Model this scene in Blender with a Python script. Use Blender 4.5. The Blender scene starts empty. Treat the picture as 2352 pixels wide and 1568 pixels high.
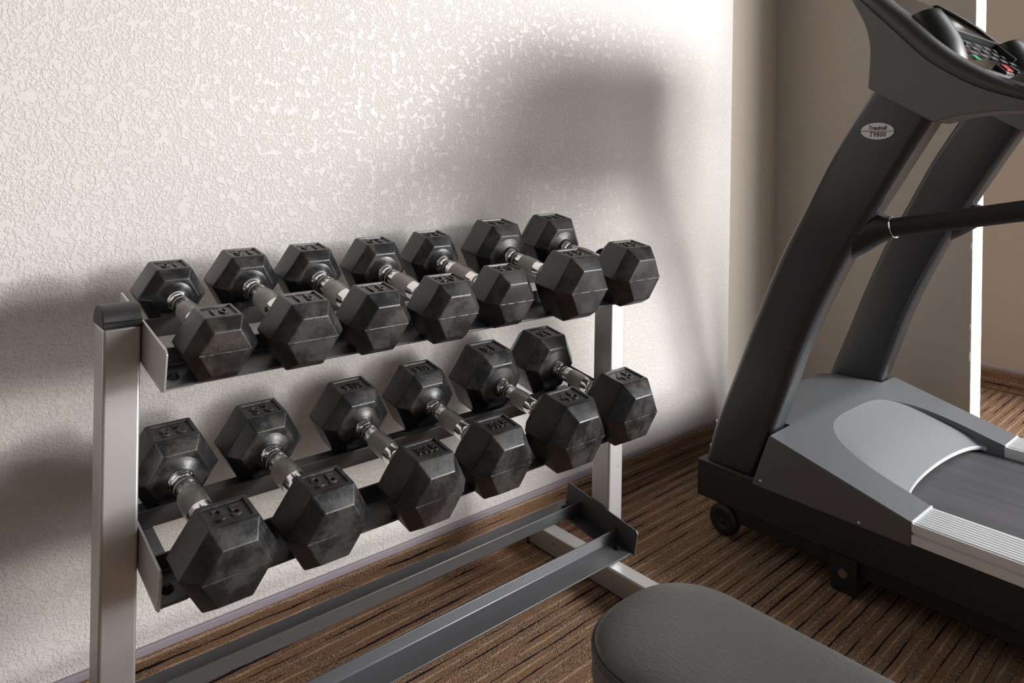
import bpy, bmesh, math, random
from mathutils import Vector, Matrix, noise as mnoise
PI = math.pi
sc = bpy.context.scene
C = sc.collection

# ------------------------------------------------------------------ camera
cam_d = bpy.data.cameras.new('camera')
cam = bpy.data.objects.new('camera', cam_d)
C.objects.link(cam)
YAW, ROLL, FPX, CY = 0.715381, 0.0158925, 1669.27, 348.77
fw = Vector((math.sin(YAW), math.cos(YAW), 0))
rt = Vector((math.cos(YAW), -math.sin(YAW), 0))
up = Vector((0, 0, 1))
r2 = rt * math.cos(ROLL) + up * math.sin(ROLL)
u2 = up * math.cos(ROLL) - rt * math.sin(ROLL)
cam.matrix_world = Matrix(((r2.x, u2.x, -fw.x, 0.0), (r2.y, u2.y, -fw.y, -1.412), (r2.z, u2.z, -fw.z, 1.0), (0, 0, 0, 1)))
cam_d.sensor_width = 36
cam_d.lens = 36 * FPX / 2352
cam_d.shift_y = -(784 - CY) / 2352
cam_d.clip_start = 0.01
sc.camera = cam

# ------------------------------------------------------------------ light
w = bpy.data.worlds.new('world')
sc.world = w
w.use_nodes = True
bg = w.node_tree.nodes['Background']
bg.inputs['Color'].default_value = (1.0, 0.965, 0.93, 1)
bg.inputs['Strength'].default_value = 0.13

sun_d = bpy.data.lights.new('sun', 'SUN')
sun = bpy.data.objects.new('sun', sun_d)
C.objects.link(sun)
sd = Vector((-0.81, 1.0, -0.20)).normalized()
sun.rotation_euler = sd.to_track_quat('-Z', 'Y').to_euler()
sun_d.energy = 1.2
sun_d.angle = math.radians(6.5)
sun_d.color = (1.0, 0.97, 0.93)

def area(name, loc, aim, sx, sy, energy, col):
    d = bpy.data.lights.new(name, 'AREA')
    d.shape = 'RECTANGLE'; d.size = sx; d.size_y = sy; d.energy = energy; d.color = col
    o = bpy.data.objects.new(name, d)
    C.objects.link(o)
    o.location = loc
    o.rotation_euler = (Vector(aim) - Vector(loc)).to_track_quat('-Z', 'Y').to_euler()
    return o
area('window_daylight', (6.5, -4.4, 1.9), (1.6, 0.0, 0.7), 4.4, 3.4, 65, (0.98, 0.98, 1.0))
area('fill_light_front', (4.0, -4.7, 1.2), (1.2, 0.0, 0.5), 3.2, 2.0, 105, (1.0, 0.98, 0.95))  # added soft fill from front right, lifts shadows on the back wall
area('window_daylight_high', (4.4, -2.3, 3.25), (1.2, -0.2, 0.6), 1.5, 1.4, 45, (0.98, 0.98, 1.0))
area('window_daylight_near', (3.85, -3.6, 1.95), (0.8, -0.1, 0.2), 1.5, 1.1, 225, (0.98, 0.98, 1.0))

sc.view_settings.view_transform = 'Standard'
sc.view_settings.look = 'None'
sc.view_settings.exposure = -0.12
sc.view_settings.gamma = 1.0
sc.view_settings.use_curve_mapping = False

# ------------------------------------------------------------------ materials
class NT:
    def __init__(s, name):
        s.m = bpy.data.materials.new(name); s.m.use_nodes = True
        s.t = s.m.node_tree; s.b = s.t.nodes['Principled BSDF']
    def n(s, typ, **kw):
        nd = s.t.nodes.new(typ)
        for k, v in kw.items(): setattr(nd, k, v)
        return nd
    def l(s, a, b): s.t.links.new(a, b)
    def put(s, sock, v):
        if isinstance(v, (int, float)): sock.default_value = v
        elif isinstance(v, tuple): sock.default_value = v if len(v) != 3 or sock.type == 'VECTOR' else v + (1,)
        else: s.l(v, sock)
    def math(s, op, a, b=0.0, c=None, clamp=False):
        nd = s.n('ShaderNodeMath', operation=op, use_clamp=clamp)
        s.put(nd.inputs[0], a); s.put(nd.inputs[1], b)
        if c is not None: s.put(nd.inputs[2], c)
        return nd.outputs[0]
    def step(s, x, lo, hi):
        nd = s.n('ShaderNodeMapRange', interpolation_type='SMOOTHSTEP')
        s.put(nd.inputs[0], x); nd.inputs[1].default_value = lo; nd.inputs[2].default_value = hi
        return nd.outputs[0]
    def obj(s): return s.n('ShaderNodeTexCoord').outputs['Object']
    def scale(s, v, sc3):
        nd = s.n('ShaderNodeVectorMath', operation='MULTIPLY'); s.l(v, nd.inputs[0]); nd.inputs[1].default_value = sc3
        return nd.outputs[0]
    def noise(s, v, sc_, det=2.0, rough=0.5, dist=0.0):
        nd = s.n('ShaderNodeTexNoise'); s.l(v, nd.inputs['Vector'])
        nd.inputs['Scale'].default_value = sc_; nd.inputs['Detail'].default_value = det
        nd.inputs['Roughness'].default_value = rough; nd.inputs['Distortion'].default_value = dist
        return nd.outputs['Fac']
    def mix(s, f, a, b):
        nd = s.n('ShaderNodeMix', data_type='RGBA'); s.put(nd.inputs[0], f); s.put(nd.inputs[6], a); s.put(nd.inputs[7], b)
        return nd.outputs[2]
    def mixf(s, f, a, b):
        nd = s.n('ShaderNodeMix', data_type='FLOAT'); s.put(nd.inputs[0], f); s.put(nd.inputs[2], a); s.put(nd.inputs[3], b)
        return nd.outputs[0]
    def bump(s, h, dist, strength=1.0, prev=None):
        nd = s.n('ShaderNodeBump'); s.put(nd.inputs['Height'], h)
        nd.inputs['Distance'].default_value = dist; nd.inputs['Strength'].default_value = strength
        if prev is not None: s.l(prev, nd.inputs['Normal'])
        return nd.outputs['Normal']
    def set(s, **kw):
        names = dict(col='Base Color', rough='Roughness', metal='Metallic', normal='Normal', spec='Specular IOR Level', coat='Coat Weight', coatr='Coat Roughness', ecol='Emission Color', estr='Emission Strength')
        for k, v in kw.items(): s.put(s.b.inputs[names[k]], v)
        return s.m

MAT = {}
def simple(name, col, rough=0.5, metal=0.0, bump=0.0, bscale=300, vary=0.0, spec=0.5, coat=0.0):
    t = NT(name)
    c = col
    v = t.obj()
    if vary:
        nz = t.noise(v, 9, 3, 0.6)
        c = t.mix(t.step(nz, 0.3, 0.7), tuple(x * (1 - vary) for x in col), tuple(min(1, x * (1 + vary)) for x in col))
    kw = dict(col=c, rough=rough, metal=metal, spec=spec)
    if coat: kw['coat'] = coat
    if bump: kw['normal'] = t.bump(t.noise(v, bscale, 3, 0.6), bump)
    MAT[name] = t.set(**kw)
    return MAT[name]

def wall_mat(key, ca, cb, relief=0.00092):
    t = NT(key + '_paint')
    v = t.obj()
    n1 = t.noise(v, 58, 4.0, 0.66, 0.25)
    plat = t.step(n1, 0.515, 0.56)
    n2 = t.noise(v, 175, 4.0, 0.62, 0.3)
    ridg = t.step(n2, 0.38, 0.66)
    n3 = t.noise(v, 420, 2.0, 0.5)
    rough_h = t.math('ADD', t.math('MULTIPLY', ridg, 0.75), t.math('MULTIPLY', n3, 0.35))
    h = t.mixf(plat, rough_h, 0.98)
    soft = t.noise(v, 6, 2, 0.5)
    h2 = t.math('ADD', h, t.math('MULTIPLY', soft, 0.5))
    col = t.mix(t.noise(v, 2.5, 3, 0.5), ca, cb)
    MAT[key] = t.set(col=col, rough=t.mixf(plat, 0.65, 0.44), spec=0.4, normal=t.bump(h2, relief, 1.0))
wall_mat('wall', (0.655, 0.625, 0.59), (0.69, 0.66, 0.625))
wall_mat('wall_shade_taupe', (0.50, 0.44, 0.375), (0.53, 0.465, 0.395), 0.0004)  # shade of the partition, recess and side walls put into a darker colour

def carpet_mat(name, vertical):
    t = NT(name)
    v = t.obj()
    sep = t.n('ShaderNodeSeparateXYZ'); t.l(v, sep.inputs[0])
    if vertical == 'x': along, acr = sep.outputs[0], sep.outputs[2]
    elif vertical == 'y': along, acr = sep.outputs[1], sep.outputs[2]
    else:
        along = sep.outputs[0]
        acr = t.math('SUBTRACT', sep.outputs[1], t.math('MULTIPLY', sep.outputs[0], 0.026))
    wob = t.noise(t.scale(v, (9, 30, 30)), 1.0, 3, 0.6)
    wob2 = t.noise(t.scale(v, (90, 200, 200)), 1.0, 2, 0.6)
    a2 = t.math('ADD', acr, t.math('MULTIPLY', t.math('SUBTRACT', wob, 0.5), 0.010))
    a2 = t.math('ADD', a2, t.math('MULTIPLY', t.math('SUBTRACT', wob2, 0.5), 0.0035))
    per = 0.0345
    q = t.math('ADD', t.math('DIVIDE', a2, per), 100.05)
    ph = t.math('FRACT', q)
    row = t.math('FLOOR', q)
    comb = t.n('ShaderNodeCombineXYZ'); t.l(t.math('MULTIPLY', along, 5.5), comb.inputs[0]); t.l(t.math('MULTIPLY', row, 7.31), comb.inputs[1])
    rn = t.noise(comb.outputs[0], 1.0, 1.5, 0.5)
    comb2 = t.n('ShaderNodeCombineXYZ'); t.l(t.math('MULTIPLY', along, 8.0), comb2.inputs[0]); t.l(t.math('MULTIPLY', row, 3.17), comb2.inputs[1])
    rn2 = t.noise(comb2.outputs[0], 1.0, 2, 0.5)
    d1 = t.math('ABSOLUTE', t.math('SUBTRACT', ph, 0.42))
    light = t.math('SUBTRACT', 1.0, t.step(t.math('SUBTRACT', d1, t.math('MULTIPLY', t.math('SUBTRACT', rn2, 0.30), 0.15)), 0.0, 0.07))
    d2 = t.math('ABSOLUTE', t.math('SUBTRACT', ph, 0.9))
    wdt = t.math('MULTIPLY', t.math('SUBTRACT', rn, 0.44), 0.30)
    black = t.math('SUBTRACT', 1.0, t.step(t.math('SUBTRACT', d2, wdt), 0.0, 0.03))
    patch = t.step(t.noise(t.scale(v, (7, 32, 32)), 1.0, 2, 0.5), 0.45, 0.55)
    pile = t.n('ShaderNodeTexVoronoi'); t.l(v, pile.inputs['Vector']); pile.inputs['Scale'].default_value = 500
    pv = pile.outputs['Distance']
    pc = t.n('ShaderNodeSeparateColor'); t.l(pile.outputs['Color'], pc.inputs[0])
    base = t.mix(patch, (0.33, 0.180, 0.096), (0.27, 0.146, 0.078))
    base = t.mix(t.math('MULTIPLY', pc.outputs[0], t.mixf(patch, 0.85, 0.30)), base, (0.60, 0.40, 0.265))
    col = t.mix(t.math('MULTIPLY', light, t.math('ADD', 0.25, t.math('MULTIPLY', pc.outputs[1], 0.6))), base, (0.78, 0.57, 0.40))
    gap = t.step(pv, 0.38, 0.75)
    col = t.mix(t.math('MULTIPLY', gap, t.mixf(patch, 0.85, 0.35)), col, (0.075, 0.045, 0.028))
    col = t.mix(black, col, (0.016, 0.017, 0.022))
    hh = t.math('ADD', t.math('MULTIPLY', t.math('SUBTRACT', 1.0, pv), t.mixf(patch, 1.0, 0.45)), t.math('MULTIPLY', black, -0.5))
    hh = t.math('ADD', hh, t.math('MULTIPLY', t.noise(v, 700, 2, 0.6), 0.6))
    MAT[name] = t.set(col=col, rough=0.95, spec=0.15, normal=t.bump(hh, 0.0030))
carpet_mat('carpet', None); carpet_mat('carpet_x', 'x'); carpet_mat('carpet_y', 'y')

def binding_mat():
    t = NT('binding')
    v = t.obj()
    wv = t.noise(t.scale(v, (420, 420, 1400)), 1.0, 1, 0.5)
    MAT['binding'] = t.set(col=t.mix(wv, (0.25, 0.21, 0.23), (0.40, 0.36, 0.40)), rough=0.8, normal=t.bump(wv, 0.0008))
binding_mat()

def rubber_mat(key, dcol, lo):
    t = NT(key)
    v = t.obj()
    oi = t.n('ShaderNodeObjectInfo').outputs['Random']
    off = t.n('ShaderNodeVectorMath', operation='ADD'); t.l(v, off.inputs[0])
    cb = t.n('ShaderNodeCombineXYZ'); t.l(t.math('MULTIPLY', oi, 9.0), cb.inputs[0]); t.l(t.math('MULTIPLY', oi, 5.0), cb.inputs[1]); t.l(cb.outputs[0], off.inputs[1])
    p = off.outputs[0]
    dust = t.step(t.noise(p, 22, 5, 0.68), lo, lo + 0.24)
    scr = t.step(t.noise(t.scale(p, (60, 220, 130)), 1.0, 4, 0.7, 0.5), 0.60, 0.72)
    col = t.mix(t.math('MULTIPLY', dust, 0.55), (0.009, 0.009, 0.0095), dcol)
    col = t.mix(t.math('MULTIPLY', scr, 0.35), col, (0.07, 0.066, 0.062))
    fine = t.noise(p, 900, 2, 0.5)
    mid = t.noise(p, 90, 4, 0.65)
    nb = t.bump(fine, 0.00022, 1.0)
    nb = t.bump(mid, 0.00035, 0.8, nb)
    MAT[key] = t.set(col=col, rough=t.mixf(dust, 0.30, 0.44), spec=0.6, normal=nb)
rubber_mat('rubber', (0.058, 0.055, 0.051), 0.40)
rubber_mat('rubber_dusty', (0.060, 0.047, 0.034), 0.42)

def chrome_mats():
    t = NT('chrome')
    MAT['chrome'] = t.set(col=(0.82, 0.81, 0.80), metal=1.0, rough=0.10)
    t = NT('knurl')
    v = t.obj()
    sep = t.n('ShaderNodeSeparateXYZ'); t.l(v, sep.inputs[0])
    ang = t.math('ARCTAN2', sep.outputs[2], sep.outputs[0])
    a = t.math('MULTIPLY', ang, 56.0)
    b = t.math('MULTIPLY', sep.outputs[1], 3100.0)
    s1 = t.math('SINE', t.math('ADD', a, b)); s2 = t.math('SINE', t.math('SUBTRACT', a, b))
    h = t.math('MULTIPLY', s1, s2)
    MAT['knurl'] = t.set(col=t.mix(t.step(h, -0.6, 0.6), (0.34, 0.32, 0.30), (0.85, 0.82, 0.78)), metal=1.0, rough=0.17, normal=t.bump(h, 0.00028))
chrome_mats()

def rack_mat():
    t = NT('silver_paint')
    v = t.obj()
    fleck = t.step(t.noise(v, 900, 1, 0.5), 0.55, 0.75)
    scuff = t.step(t.noise(t.scale(v, (14, 60, 45)), 1.0, 4, 0.7), 0.66, 0.72)
    col = t.mix(t.math('MULTIPLY', fleck, 0.4), (0.56, 0.555, 0.55), (0.64, 0.635, 0.63))
    col = t.mix(t.math('MULTIPLY', scuff, 0.8), col, (0.05, 0.05, 0.055))
    MAT['silver'] = t.set(col=col, metal=0.85, rough=0.48, spec=0.5, normal=t.bump(t.noise(v, 600, 2, 0.5), 0.00004))
    t = NT('tray_paint')  # rack silver darkened; the shelves' shade is put into this colour
    v = t.obj()
    fleck = t.step(t.noise(v, 900, 1, 0.5), 0.55, 0.75)
    wear = t.noise(v, 12, 3, 0.6)
    col = t.mix(t.math('MULTIPLY', fleck, 0.3), (0.11, 0.113, 0.118), (0.23, 0.23, 0.24))
    MAT['tray'] = t.set(col=col, metal=0.5, rough=t.mixf(wear, 0.3, 0.45), normal=t.bump(t.noise(v, 500, 2, 0.5), 0.0001))
rack_mat()

def hood_mat(name, a, b, metal):
    t = NT(name)
    v = t.obj()
    fl = t.step(t.noise(v, 600, 2, 0.6), 0.5, 0.75)
    MAT[name] = t.set(col=t.mix(t.math('MULTIPLY', fl, 0.6), a, b), metal=metal, rough=0.48, normal=t.bump(t.noise(v, 350, 3, 0.6), 0.0003))
hood_mat('hood_grey', (0.13, 0.14, 0.15), (0.24, 0.25, 0.26), 0.2)
hood_mat('hood_lit', (0.20, 0.215, 0.225), (0.32, 0.335, 0.35), 0.2)  # brighter copy of the hood grey; the cover's lit tone put into colour
hood_mat('console_grey', (0.115, 0.112, 0.110), (0.15, 0.147, 0.145), 0.1)

def belt_mat():
    t = NT('belt')
    v = t.obj()
    sep = t.n('ShaderNodeSeparateXYZ'); t.l(v, sep.inputs[0])
    s1 = t.math('SINE', t.math('MULTIPLY', sep.outputs[0], 2 * PI / 0.0042))
    s2 = t.math('SINE', t.math('MULTIPLY', sep.outputs[1], 2 * PI / 0.0042))
    h = t.math('MULTIPLY', s1, s2)
    wear = t.noise(t.scale(v, (25, 1.2, 1)), 1.0, 4, 0.6)
    c = t.mix(t.step(h, -0.2, 0.5), (0.018, 0.018, 0.02), (0.14, 0.14, 0.15))
    c = t.mix(t.math('MULTIPLY', t.step(wear, 0.4, 0.7), 0.4), c, (0.12, 0.12, 0.13))
    MAT['belt'] = t.set(col=c, rough=0.55, normal=t.bump(h, 0.0006))
belt_mat()

def leather_mat():
    t = NT('vinyl')
    v = t.obj()
    n = t.noise(t.scale(v, (240, 110, 240)), 1.0, 4, 0.62, 0.8)
    n2 = t.noise(v, 18, 3, 0.6)
    nb = t.bump(n, 0.0011, 0.8)
    MAT['vinyl'] = t.set(col=t.mix(n2, (0.075, 0.075, 0.072), (0.095, 0.094, 0.090)), rough=0.42, spec=0.5, normal=nb)
leather_mat()

simple('upright_paint', (0.026, 0.027, 0.030), 0.30, 0.0, 0.00012, 500)
simple('black_metal', (0.012, 0.012, 0.013), 0.5, 0.0, 0.0001, 400)
simple('black_plastic', (0.010, 0.010, 0.010), 0.42, 0.0, 0.0001, 500)
simple('foam', (0.009, 0.009, 0.009), 0.7, 0.0, 0.0004, 700)
simple('cap_plastic', (0.022, 0.021, 0.021), 0.45, 0.0, 0.0002, 500)
simple('aluminium', (0.78, 0.80, 0.82), 0.36, 0.25, 0.00005, 600)
simple('rail_side', (0.40, 0.37, 0.36), 0.5, 0.3)
simple('white_trim', (0.75, 0.76, 0.76), 0.35, 0.0)
simple('steel', (0.6, 0.6, 0.6), 0.2, 1.0)
simple('gloss_black', (0.010, 0.010, 0.011), 0.12, 0.0, 0.0001, 80)
simple('console_lip', (0.05, 0.05, 0.048), 0.42, 0.0, 0.0002, 600)
simple('console_apron', (0.30, 0.31, 0.32), 0.25, 0.3)
simple('badge_silver', (0.55, 0.53, 0.54), 0.35, 0.3)
simple('badge_ink', (0.02, 0.02, 0.02), 0.5)
simple('red', (0.45, 0.02, 0.02), 0.2)
simple('green', (0.02, 0.35, 0.16), 0.3)
simple('grey_print', (0.11, 0.115, 0.12), 0.25)
simple('thread', (0.02, 0.018, 0.017), 0.7)
simple('piping', (0.035, 0.035, 0.034), 0.45)
simple('bench_metal', (0.30, 0.30, 0.31), 0.4, 0.5)

# ------------------------------------------------------------------ mesh helpers
class MB:
    def __init__(s): s.v = []; s.f = []
    def add(s, vs, fs):
        o = len(s.v); s.v += [tuple(x) for x in vs]; s.f += [tuple(i + o for i in f) for f in fs]
        return s
    def box(s, x0, x1, y0, y1, z0, z1):
        vs = [(x0, y0, z0), (x1, y0, z0), (x1, y1, z0), (x0, y1, z0), (x0, y0, z1), (x1, y0, z1), (x1, y1, z1), (x0, y1, z1)]
        return s.add(vs, [(3, 2, 1, 0), (4, 5, 6, 7), (0, 1, 5, 4), (1, 2, 6, 5), (2, 3, 7, 6), (3, 0, 4, 7)])
    def prism(s, prof, x0, x1):
        """closed YZ outline extruded along X"""
        n = len(prof)
        vs = [(x0, p[0], p[1]) for p in prof] + [(x1, p[0], p[1]) for p in prof]
        fs = [(i, (i + 1) % n, n + (i + 1) % n, n + i) for i in range(n)]
        fs += [tuple(range(n - 1, -1, -1)), tuple(range(n, 2 * n))]
        return s.add(vs, fs)
    def loft(s, rings, cap0=True, cap1=True, closed=True):
        n = len(rings[0]); o = []
        vs = [p for r in rings for p in r]; fs = []
        for k in range(len(rings) - 1):
            m = n if closed else n - 1
            for i in range(m):
                j = (i + 1) % n
                fs.append((k * n + i, k * n + j, (k + 1) * n + j, (k + 1) * n + i))
        if cap0: fs.append(tuple(range(n - 1, -1, -1)))
        if cap1: fs.append(tuple((len(rings) - 1) * n + i for i in range(n)))
        return s.add(vs, fs)
    def lathe(s, prof, axis='y', c=(0, 0, 0), n=32, caps=True):
        rings = []
        for (a, r) in prof:
            ring = []
            for i in range(n):
                t = 2 * PI * i / n
                p, q = r * math.cos(t), r * math.sin(t)
                if axis == 'y': ring.append((c[0] + p, c[1] + a, c[2] + q))
                elif axis == 'x': ring.append((c[0] + a, c[1] + p, c[2] + q))
                else: ring.append((c[0] + p, c[1] + q, c[2] + a))
            rings.append(ring)
        return s.loft(rings, caps, caps)
    def tube(s, pts, r, n=20):
        pts = [Vector(p) for p in pts]
        rings = []; prev = None
        for i, p in enumerate(pts):
            if i == 0: d = pts[1] - p
            elif i == len(pts) - 1: d = p - pts[i - 1]
            else: d = (pts[i + 1] - pts[i - 1])
            d.normalize()
            if prev is None:
                a = d.orthogonal().normalized()
            else:
                a = (prev - d * prev.dot(d)).normalized()
            prev = a; b = d.cross(a)
            rr = r[i] if isinstance(r, (list, tuple)) else r
            rings.append([tuple(p + a * rr * math.cos(2 * PI * k / n) + b * rr * math.sin(2 * PI * k / n)) for k in range(n)])
        return s.loft(rings)
    def build(s, name, mat, parent=None, bevel=0.0, seg=2, smooth=35, kind=None, blim=30):
        me = bpy.data.meshes.new(name)
        me.from_pydata(s.v, [], s.f)
        bm = bmesh.new(); bm.from_mesh(me)
        bmesh.ops.recalc_face_normals(bm, faces=bm.faces[:])
        bm.to_mesh(me); bm.free()
        return link(name, me, mat, parent, bevel, seg, smooth, kind, blim)

def link(name, me, mat, parent=None, bevel=0.0, seg=2, smooth=35, kind=None, blim=30):
    o = bpy.data.objects.new(name, me)
    C.objects.link(o)
    me.materials.append(MAT[mat] if isinstance(mat, str) else mat)
    if smooth:
        for p in me.polygons: p.use_smooth = True
        me.set_sharp_from_angle(angle=math.radians(smooth))
    if bevel:
        b = o.modifiers.new('bevel', 'BEVEL'); b.width = bevel; b.segments = seg; b.limit_method = 'ANGLE'; b.angle_limit = math.radians(blim)
        b.harden_normals = False
    if parent is not None: o.parent = parent
    if kind: o['kind'] = kind
    return o

def thing(name, label, cat, loc=(0, 0, 0), rot=(0, 0, 0), group=None):
    o = bpy.data.objects.new(name, None); C.objects.link(o)
    o.empty_display_size = 0.05
    o.location = loc; o.rotation_euler = rot
    o['label'] = label; o['category'] = cat
    if group: o['group'] = group
    return o

def text_mesh(name, s, size, extrude, mat, parent, mtx, bevel=0.0, squash=1.0, shear=0.0, spacing=1.0, bold=0.0):
    cu = bpy.data.curves.new(name, 'FONT')
    cu.body = s; cu.size = size; cu.align_x = 'CENTER'; cu.align_y = 'CENTER'; cu.extrude = extrude; cu.bevel_depth = bevel
    cu.bevel_resolution = 1; cu.shear = shear; cu.space_character = spacing; cu.offset = bold
    tmp = bpy.data.objects.new(name + '_tmp', cu); C.objects.link(tmp)
    dg = bpy.context.evaluated_depsgraph_get(); dg.update()
    me = bpy.data.meshes.new_from_object(tmp.evaluated_get(dg))
    bpy.data.objects.remove(tmp); bpy.data.curves.remove(cu)
    me.name = name
    me.transform(mtx @ Matrix.Diagonal((squash, 1, 1, 1)))
    me.materials.clear()
    return link(name, me, mat, parent, smooth=0)

def wobble_strip(xf, yf, z0, z1, n, amp, seed):
    return [(z0 + (z1 - z0) * i / n, amp * mnoise.noise(Vector((seed, (z0 + (z1 - z0) * i / n) * 28, 0.3)))) for i in range(n + 1)]

# ------------------------------------------------------------------ room
HGT = 2.6
EDGE, REC, WINGX, WEND = 2.249, 0.06, 2.656, -0.623
XR = 3.665
m = MB(); m.add([(-3, 0.9, 0), (6, 0.9, 0), (6, -6, 0), (-3, -6, 0)], [(0, 1, 2, 3)]); m.box(-3, 6, -6, 0.9, -0.1, -0.001)
m.build('floor', 'carpet', kind='structure', smooth=0)

# back wall with a rounded, slightly uneven end and a shallow recess behind it
m = MB()
n = 260
rings = []
for i in range(n + 1):
    z = HGT * i / n
    wv = 0.0022 * mnoise.noise(Vector((3.1, z * 26, 0.3))) + 0.001 * mnoise.noise(Vector((7.1, z * 90, 0.3)))
    ring = [(-3.0, 0.0, z), (1.2, 0.0, z), (EDGE - 0.016, 0.0, z)]
    for k in range(1, 7):
        a = k / 6 * PI / 2
        ring.append((EDGE - 0.016 + (0.016 + wv) * math.sin(a), 0.016 - 0.016 * math.cos(a), z))
    ring += [(EDGE + wv, REC + 0.1, z)]
    rings.append(ring)
m.loft(rings, False, False, closed=False)
m.build('wall_back', 'wall', kind='structure', smooth=50)
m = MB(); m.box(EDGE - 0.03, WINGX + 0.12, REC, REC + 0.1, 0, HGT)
m.build('wall_recess', 'wall_shade_taupe', kind='structure', smooth=0)
# short partition wall standing out into the room
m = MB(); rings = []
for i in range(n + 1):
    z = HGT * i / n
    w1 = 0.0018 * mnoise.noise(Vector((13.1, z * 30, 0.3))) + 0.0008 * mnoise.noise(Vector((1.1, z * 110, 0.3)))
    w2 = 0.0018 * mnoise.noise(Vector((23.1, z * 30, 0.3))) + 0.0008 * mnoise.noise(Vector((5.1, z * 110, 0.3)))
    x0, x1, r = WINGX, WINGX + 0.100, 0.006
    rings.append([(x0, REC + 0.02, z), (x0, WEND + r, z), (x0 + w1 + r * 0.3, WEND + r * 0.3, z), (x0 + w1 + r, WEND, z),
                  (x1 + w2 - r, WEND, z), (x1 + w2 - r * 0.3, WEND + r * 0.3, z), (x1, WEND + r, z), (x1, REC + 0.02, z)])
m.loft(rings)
wp = m.build('wall_partition', 'wall_shade_taupe', kind='structure', smooth=30)
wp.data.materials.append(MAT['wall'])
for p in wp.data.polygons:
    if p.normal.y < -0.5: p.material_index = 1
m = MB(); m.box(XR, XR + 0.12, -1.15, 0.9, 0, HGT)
m.build('wall_right', 'wall_shade_taupe', kind='structure', smooth=0)
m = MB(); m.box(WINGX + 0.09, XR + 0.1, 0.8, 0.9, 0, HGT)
m.build('wall_far', 'wall_shade_taupe', kind='structure', smooth=0)

BH = 0.087
def base(name, box, mat, bind):
    mm = MB(); mm.box(*box)
    o = mm.build(name, mat, kind='structure', smooth=0)
    mb_ = MB(); mb_.box(*bind)
    mb_.build('binding_tape', 'binding', o, bevel=0.002)
    return o
base('baseboard_back', (-3, EDGE + 0.003, -0.007, 0.0, 0, BH), 'carpet_x', (-3, EDGE + 0.004, -0.0085, 0.0, BH, BH + 0.015))
base('baseboard_right', (XR - 0.007, XR, -1.15, 0.8, 0, BH), 'carpet_y', (XR - 0.0085, XR, -1.15, 0.8, BH, BH + 0.015))
base('baseboard_partition', (WINGX - 0.007, WINGX, WEND, REC, 0, BH), 'carpet_y', (WINGX - 0.0085, WINGX, WEND, REC, BH, BH + 0.015))

# ------------------------------------------------------------------ dumbbell rack
SL = 0.165
TILT = math.atan(SL)
def plane_z(tier, y):
    return {1: 0.7084, 2: 0.4199, 3: 0.1414}[tier] + SL * (y + 0.295)
PLX0, PLX1 = 0.2775, 1.260       # inner faces of the uprights
PY0, PY1 = -0.316, -0.262         # front / back of uprights

rack = thing('dumbbell_rack', 'silver grey three tier steel dumbbell rack standing against the textured wall', 'rack', (0.77, -0.29, 0))
def rp(o): # parent keeps world placement
    o.parent = rack; o.matrix_parent_inverse = Matrix.Translation(rack.location).inverted(); return o
for side in (0, 1):
    x0, x1 = (PLX0 - 0.0485, PLX0 - 0.001) if side == 0 else (PLX1 + 0.001, PLX1 + 0.0475)
    m = MB(); m.box(x0, x1, PY0, PY1, 0.058, 0.752)
    up_ = rp(m.build('upright', 'silver', bevel=0.004, seg=3))
    # rounded plastic cap
    m = MB(); prof = [(PY0 - 0.0015, 0.752), (PY0 - 0.0015, 0.760)]
    for k in range(0, 13):
        a = PI * k / 12
        prof.append(((PY0 + PY1) / 2 - (PY1 - PY0 + 0.003) / 2 * math.cos(a), 0.760 + 0.021 * math.sin(a)))
    prof += [(PY1 + 0.0015, 0.760), (PY1 + 0.0015, 0.752)]
    m.prism(prof, x0 - 0.001, x1 + 0.001)
    cp = m.build('end_cap', 'cap_plastic', bevel=0.0015); cp.parent = up_
    fx0, fx1 = (x0 + 0.002, x1 - 0.004)
    m = MB(); m.box(fx0, fx1, -0.60, -0.045, 0.004, 0.058)
    ft = rp(m.build('foot', 'silver', bevel=0.004, seg=3))
    for py, s0, s1 in ((-0.604, 0.0, 0.03), (-0.041, -0.03, 0.0)):
        ya, yb_ = (py, py + 0.008) if py < -0.3 else (py - 0.008, py)
        m = MB(); m.box(fx0 - 0.001, fx1 + 0.001, ya, yb_, 0.0, 0.060)
        e = m.build('foot_plug', 'cap_plastic', bevel=0.001); e.parent = ft

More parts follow.
